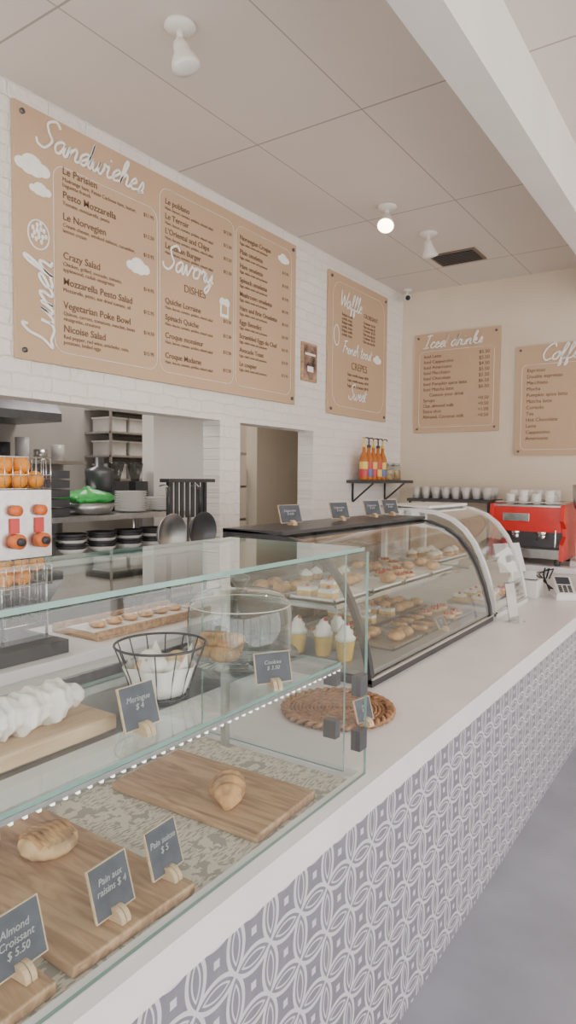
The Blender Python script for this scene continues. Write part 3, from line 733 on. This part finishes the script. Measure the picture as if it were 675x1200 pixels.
b = B('pan_rack')
b.box(-2.70, -2.62, 2.68, 3.04, .976, 1.0, 'blackp')
for yy in (2.70, 3.00): b.box(-2.68, -2.66, yy, yy+.02, 1.0, 1.68, 'black')
b.box(-2.69, -2.62, 2.66, 3.05, 1.665, 1.685, 'black')
for k in range(7): b.box(-2.68, -2.67, 2.72+k*.045, 2.745+k*.045, 1.46, 1.665, 'blackp')
b.done()
def fpan(y, z, r, top, mat):
    b = B('frying_pan'); T = Matrix.Translation((-2.565, y, z)) @ Matrix.Rotation(-pi/2, 4, 'Y')
    b.lathe([(0,0),(r*.8,0),(r,-.035),(r-.004,-.035),(r*.78,-.004),(0,-.004)], (0,0,0), mat, 32, T)
    b.tube([(-2.565, y, z+r*.9), (-2.56, y, z+r+.06), (-2.57, y, top)], [.010,.010,.013], 'black', 8)
    b.tube([(-2.57, y, top), (-2.59, y, top+.015), (-2.63, y, top+.005)], .004, 'steel', 6); b.done()
fpan(2.60, 1.39, .11, 1.64, 'steel'); fpan(2.85, 1.39, .11, 1.64, 'dsteel')

# kitchen interior
b = B('kitchen_shelving')
for x in (-3.75, -3.2):
    for y in (1.9, 3.45): b.cyl((x, y, 0), (x, y, 1.46), .016, 'steel', 10)
for z in (.5, .9, 1.19, 1.43): b.box(-3.77, -3.18, 1.88, 3.47, z, z+.03, 'steel')
b.done()
b = B('plate_stack')
for k in range(12): b.lathe([(0,0),(.06,0),(.105,.014),(.107,.018),(.06,.006),(0,.005)], (-3.35, 3.05, 1.461+k*.011), 'cerm', 24)
b.done()
b = B('plate_stack')
for k in range(8): b.lathe([(0,0),(.05,0),(.09,.014),(.092,.018),(.05,.006),(0,.005)], (-3.34, 3.30, 1.461+k*.011), 'cerm', 24)
b.done()
b = B('black_bowl_stack')
for y in (2.55, 2.78, 3.0, 3.22):
    for k in range(6): b.lathe([(0,0),(.05,0),(.095,.04),(.09,.04),(.046,.006),(0,.006)], (-3.32, y, 1.221+k*.018), 'blackp' if k % 3 else 'cerm', 24)
b.done()
b = B('green_produce_bag')
b.lathe([(0,0),(.12,0),(.16,.02),(.15,.04),(.12,.06),(.07,.075),(.03,.085),(.02,.10),(.0,.105)], (-3.38, 2.72, 1.53), 'green', 40, wob=lambda a, z: 1+.14*math.sin(5*a+z*30)+.09*math.sin(11*a)+.04*math.sin(19*a))
b.lathe([(0,0),(.14,0),(.17,.07),(.165,.07),(.135,.006),(0,.006)], (-3.38, 2.72, 1.461), 'steel', 28); b.done()
b = B('bread_crate_stack')
for k in range(5):
    z = 1.461+k*.055; b.box(-3.70, -3.24, 2.0, 2.48, z, z+.012, 'blackp')
    for xx in (-3.70, -3.25): b.box(xx, xx+.012, 2.0, 2.48, z+.012, z+.045, 'blackp')
    for yy in (2.0, 2.468): b.box(-3.70, -3.24, yy, yy+.012, z+.012, z+.045, 'blackp')
b.done()
b = B('stock_pot')
for y, r, h in ((2.08,.12,.14),(2.33,.10,.12)):
    b.lathe([(0,0),(r,0),(r,h),(r+.006,h),(r+.006,h+.004),(r*.5,h+.012),(0,h+.015)], (-3.34, y, 1.222), 'steel', 28); b.cyl((-3.34, y, 1.222+h+.012), (-3.34, y, 1.222+h+.03), .015, 'black')
b.done()
b = B('food_processor')
b.lathe([(0,0),(.10,0),(.09,.12),(.07,.13),(0,.13)], (-3.58, 2.98, 1.461), 'blackp', 24); b.lathe([(0,.13),(.08,.13),(.095,.26),(.095,.28),(.03,.30),(.03,.36),(0,.36)], (-3.58, 2.98, 1.461), 'dsteel', 24); b.done()
b = B('espresso_grinder_pair')
for y in (3.20, 3.38):
    b.box(-3.74, -3.60, y-.06, y+.06, 1.461, 1.66, 'blackp'); b.lathe([(0,0),(.03,0),(.06,.12),(.06,.13),(0,.135)], (-3.67, y, 1.661), 'smoke', 18)
b.done()
b = B('wall_shelf_unit')
for z in (1.65, 1.88, 2.11, 2.34): b.box(-5.44, -5.05, 4.35, 5.45, z, z+.02, 'steel')
for y in (4.36, 5.43): b.box(-5.08, -5.06, y-.01, y+.01, 1.3, 2.5, 'steel')
b.done()
for z in (1.67, 1.90, 2.13):
    b = B('storage_tub')
    for k in range(4):
        y = 4.50+k*.25; b.box(-5.38, -5.12, y-.10, y+.10, z+.001, z+.13, 'frost'); b.box(-5.39, -5.11, y-.11, y+.11, z+.13, z+.145, 'wplast')
    b.done()
b = B('extractor_hood'); b.prism([(-5.44,2.15),(-4.8,2.15),(-4.8,2.22),(-5.1,2.55),(-5.44,2.55)], 1.9, 3.6, 'dsteel'); b.done()
b = B('upper_kitchen_shelf'); b.box(-5.44, -5.1, 1.4, 4.1, 1.80, 1.83, 'steel')
for k in range(14):
    y = 1.5+k*.185; b.cyl((-5.27, y, 1.831), (-5.27, y, 1.93+.05*(k % 3)), .06, ('blackp','cerm','steel','frost','bread')[k % 5])
b.done()
b = B('kitchen_range'); b.box(-5.4, -4.7, 1.6, 3.9, 0, .92, 'steel')
for k in range(4): b.box(-5.3, -4.8, 1.7+k*.55, 2.15+k*.55, .92, .95, 'black')
for k in range(6): b.cyl((-4.7, 1.8+k*.36, .82), (-4.66, 1.8+k*.36, .82), .025, 'black')
for y, r, h in ((2.0,.15,.32),(2.6,.17,.42),(3.15,.14,.3),(3.6,.15,.45)): b.lathe([(0,0),(r,0),(r,h),(r+.008,h),(r*.5,h+.03),(0,h+.035)], (-5.05, y, .95), 'steel', 24)
b.done()
b = B('refrigerator', .01); b.box(-4.95, -4.3, 4.6, 5.3, 0, 1.35, 'steel'); b.box(-4.3, -4.27, 4.62, 5.28, .1, 1.32, 'steel'); b.cyl((-4.24,4.68,.5),(-4.24,4.68,1.1),.012,'chrome'); b.done()
b = B('pantry_shelf')
for z in (.6, 1.0, 1.3, 1.6, 1.9): b.box(-4.15, -3.78, 4.2, 4.9, z, z+.02, 'steel')
for z in (1.32, 1.62, 1.92):
    for k in range(4): b.cyl((-3.95, 4.3+k*.16, z), (-3.95, 4.3+k*.16, z+.16), .05, ('cerm','frost','bread2','wplast')[k])
for x in (-4.14, -3.79):
    for y in (4.21, 4.89): b.cyl((x, y, 0), (x, y, 2.1), .012, 'steel', 8)
b.done()
b = B('kitchen_ceiling_light'); b.box(-4.6, -4.0, 1.2, 2.4, HC-.05, HC-.003, 'wplast'); b.box(-4.57, -4.03, 1.23, 2.37, HC-.055, HC-.05, 'tube'); b.done()

# ------------------------------------------------------------------ syrup shelf in the corner
b = B('syrup_shelf'); b.box(XW+.002, XW+.22, 4.80, 5.65, 1.655, 1.68, 'blackp')
for y in (4.9, 5.5): b.tube([(XW+.012, y, 1.50), (XW+.20, y, 1.655)], .008, 'black', 6); b.tube([(XW+.010, y, 1.50), (XW+.010, y, 1.655)], .008, 'black', 6)
b.done()
for k in range(5):
    y = 4.88+k*.085; b = B('syrup_bottle'); p = (XW+.12, y, 1.681)
    b.lathe([(0,0),(.033,0),(.036,.01),(.036,.17),(.028,.20),(.014,.235),(.013,.27),(.0,.27)], p, 'syr1', 18)
    b.lathe([(.0365,.03),(.0368,.031),(.0368,.09),(.0365,.091)], p, ('syr2','syr4','syr2','syr3','syr4')[k], 18, cap=False)
    b.lathe([(.0365,.092),(.0368,.093),(.0368,.15),(.0365,.151)], p, ('syr3','syr2','syr3','syr2','syr3')[k], 18, cap=False)
    b.lathe([(.0,.27),(.017,.27),(.017,.29),(.006,.295),(.006,.34),(.014,.342),(.014,.352),(0,.353)], p, 'blackp' if k % 2 else 'syr3', 12)
    b.tube([(p[0], y, 1.681+.347), (p[0]+.04, y-.01, 1.681+.347), (p[0]+.05, y-.012, 1.681+.33)], .005, 'blackp', 6); b.done()
b = B('storage_jar')
for y, r in ((5.34,.055),(5.48,.05)):
    b.lathe([(0,0),(r,0),(r,.12),(r*.8,.13),(0,.13)], (XW+.12, y, 1.681), 'tub', 20); b.lathe([(0,.001),(r*.93,.001),(r*.93,.09),(0,.09)], (XW+.12, y, 1.681), 'bread2', 20); b.lathe([(0,.13),(r*.85,.13),(r*.85,.15),(0,.15)], (XW+.12, y, 1.681), 'steel', 20)
b.done()

# ------------------------------------------------------------------ back coffee counter
b = B('coffee_counter', .004); b.box(-2.68, -.4, 5.22, 5.835, 0, 1.0, 'white'); b.box(-2.69, -.38, 5.205, 5.837, 1.0, 1.045, 'slab'); b.done()
b = B('glass_shelf_rack', .002)
b.box(-2.46, -1.72, 5.45, 5.80, 1.50, 1.525, 'blackp')
for x in (-2.45, -1.75):
    for y in (5.47, 5.77): b.box(x, x+.02, y, y+.02, 1.046, 1.5, 'black')
b.done()
b = B('stacked_drinking_glasses')
for i in range(8):
    for j in range(3):
        b.lathe([(0,0),(.028,0),(.038,.10),(.036,.10),(.026,.006),(0,.006)], (-2.40+i*.090, 5.52+j*.10, 1.526), 'frost', 16)
b.done()
b = B('espresso_machine', .006)
x0, x1, y0, y1, z = -1.66, -1.10, 5.24, 5.72, 1.046
for xx in (x0+.05, x1-.05):
    for yy in (y0+.05, y1-.05): b.cyl((xx, yy, z), (xx, yy, z+.05), .02, 'black')
b.box(x0+.03, x1-.03, y0+.02, y1, z+.05, z+.12, 'steel'); b.box(x0+.04, x1-.04, y0+.18, y1-.01, z+.12, z+.30, 'dsteel')
b.box(x0+.03, x1-.03, y0+.04, y1, z+.25, z+.44, 'red')
b.box(x0+.10, x0+.30, y0+.035, y0+.04, z+.33, z+.39, 'chrome')
for xx in (x0, x1-.03):
    P = [(y0, z+.04), (y0+.01, z+.16), (y0+.10, z+.22), (y0+.10, z+.28), (y0, z+.34), (y0+.03, z+.46), (y1, z+.47), (y1, z+.04)]
    n = len(P); vs = [(xx, a, c_) for a, c_ in P]+[(xx+.03, a, c_) for a, c_ in P]
    b.add(vs, [(j, (j+1) % n, n+(j+1) % n, n+j) for j in range(n)]+[tuple(range(n))[::-1], tuple(range(n, 2*n))], 'red')
for xx in (x0+.18, x1-.18):
    b.cyl((xx, y0+.12, z+.26), (xx, y0+.12, z+.22), .038, 'chrome', 20); b.cyl((xx, y0+.12, z+.22), (xx, y0+.12, z+.195), .034, 'chrome', 20)
    b.tube([(xx, y0+.10, z+.21), (xx, y0-.03, z+.20)], [.012,.014], 'black', 8)
b.tube([(x1-.07, y0+.08, z+.30), (x1-.06, y0+.02, z+.27), (x1-.06, y0+.01, z+.14)], .006, 'chrome', 8)
b.tube([(x0+.03,y0+.06,z+.475),(x1-.03,y0+.06,z+.475),(x1-.03,y1-.02,z+.475),(x0+.03,y1-.02,z+.475)], .006, 'chrome', 6, True)
b.box(x0+.03, x1-.03, y0+.05, y1, z+.44, z+.455, 'steel')
b.done()
b = B('coffee_cup_stack')
for i in range(4):
    for j in range(3):
        for k in range(2+(i+j) % 2): b.lathe([(0,0),(.022,0),(.028,.006),(.040,.055),(.037,.055),(.025,.008),(0,.008)], (-1.54+i*.10, 5.40+j*.10, 1.502+k*.028), 'cerm', 18)
b.done()
b = B('coffee_grinder'); gx, gy = -.96, 5.42
b.box(gx-.10, gx+.10, gy-.12, gy+.12, 1.046, 1.09, 'steel'); b.box(gx-.08, gx+.08, gy-.02, gy+.10, 1.09, 1.42, 'steel'); b.lathe([(0,0),(.06,0),(.11,.08),(.12,.24),(.0,.25)], (gx, gy, 1.42), 'steel', 24)
b.cyl((gx, gy-.03, 1.32), (gx, gy-.10, 1.26), .02, 'black'); b.done()

# ------------------------------------------------------------------ till area
b = B('card_terminal', .004)
T = Matrix.Translation((-1.01, 4.86, CZ+.001)) @ Matrix.Rotation(.4, 4, 'Z') @ Matrix.Scale(1.3, 4)
b.box(-.05, .05, -.09, .09, 0, .03, 'wplast', T)
T2 = T @ Matrix.Translation((0, 0, .055)) @ Matrix.Rotation(.4, 4, 'X')
b.box(-.045, .045, -.09, .08, -.01, .02, 'wplast', T2); b.box(-.035, .035, .0, .07, .020, .023, 'screen', T2)
for i in range(3):
    for j in range(4): b.box(-.033+i*.024, -.015+i*.024, -.08+j*.018, -.068+j*.018, .020, .024, 'blackp', T2)
b.done()
b = B('receipt_printer', .008); b.box(-1.27, -1.15, 4.70, 4.88, CZ+.001, CZ+.12, 'wplast'); b.box(-1.255, -1.165, 4.74, 4.80, CZ+.12, CZ+.123, 'blackp'); b.box(-1.25, -1.17, 4.77, 4.772, CZ+.12, CZ+.18, 'paper'); b.done()
b = B('point_of_sale_tablet', .004)
b.lathe([(0,0),(.08,0),(.08,.012),(.015,.02),(.015,.14),(0,.14)], (-1.40, 4.98, CZ+.001), 'wplast', 24)
T = Matrix.Translation((-1.40, 4.98, CZ+.15)) @ Matrix.Rotation(-.5, 4, 'Z') @ Matrix.Rotation(-.35, 4, 'Y')
b.box(.0, .012, -.13, .13, -.02, .20, 'wplast', T); b.box(-.003, .0, -.115, .115, -.01, .19, 'screen', T); b.done()
b = B('power_cable')
for s_ in range(3):
    b.tube([(-1.22+.02*s_, 5.19, .96), (-1.20+.03*s_, 5.14, 1.04), (-1.20-.03*s_, 5.09, CZ+.12), (-1.15+.02*s_, 5.08, CZ+.007), (-1.06+.02*s_, 5.08-.02*s_, CZ+.007)], .006, 'black', 6)
b.done()
b = B('red_milk_jug'); b.lathe([(0,0),(.04,0),(.045,.06),(.036,.12),(.04,.16),(.037,.16)], (-.90, 5.06, CZ+.001), 'red', 20); b.tube([(-.865,5.06,1.02),(-.835,5.06,.98),(-.86,5.06,.93)], .005, 'red', 6); b.done()
b = B('acrylic_sign_holder'); T = Matrix.Translation((-1.06, 3.86, CZ+.001)) @ Matrix.Rotation(-.3, 4, 'Z')
b.box(-.04, .04, -.055, .055, 0, .004, 'glass', T); b.box(-.003, .0, -.05, .05, .004, .23, 'tub', T @ Matrix.Rotation(-.18, 4, 'Y')); b.box(0, .002, -.045, .045, .03, .22, 'frost', T @ Matrix.Rotation(-.18, 4, 'Y')); b.done()

# ------------------------------------------------------------------ light
w = bpy.data.worlds.new('daylight'); scene.world = w; w.use_nodes = True
bg = w.node_tree.nodes['Background']; bg.inputs[0].default_value = (1.0,.965,.93,1); bg.inputs[1].default_value = 4.0
def area(name, loc, rot, sx, sy, e, col):
    L = bpy.data.lights.new(name, 'AREA'); L.shape = 'RECTANGLE'; L.size = sx; L.size_y = sy; L.energy = e; L.color = col
    o = bpy.data.objects.new(name, L); o.location = loc; o.rotation_euler = rot; COL.objects.link(o)
area('kitchen_panel_lamp', (-4.3, 1.8, HC-.07), (0,0,0), .5, 1.1, 42, (1,.95,.88))
area('kitchen_panel_lamp', (-4.5, 4.2, HC-.07), (0,0,0), .5, .9, 26, (1,.95,.88))

# ------------------------------------------------------------------ camera
cam = bpy.data.cameras.new('camera'); co = bpy.data.objects.new('camera', cam); COL.objects.link(co)
cam.sensor_fit = 'VERTICAL'; cam.sensor_height = 36; cam.lens = 780/1200*36; cam.clip_start = .02
yaw = math.radians(34.4); pt = math.radians(3.0); roll_ = math.radians(.5)
R = Vector((math.cos(yaw), math.sin(yaw), 0)); F = Vector((-math.sin(yaw)*math.cos(pt), math.cos(yaw)*math.cos(pt), -math.sin(pt))); U = R.cross(F)
R2 = R*math.cos(roll_)+U*math.sin(roll_); U2 = U*math.cos(roll_)-R*math.sin(roll_)
co.matrix_world = Matrix(((R2.x,U2.x,-F.x,0),(R2.y,U2.y,-F.y,0),(R2.z,U2.z,-F.z,1.70),(0,0,0,1)))
scene.camera = co
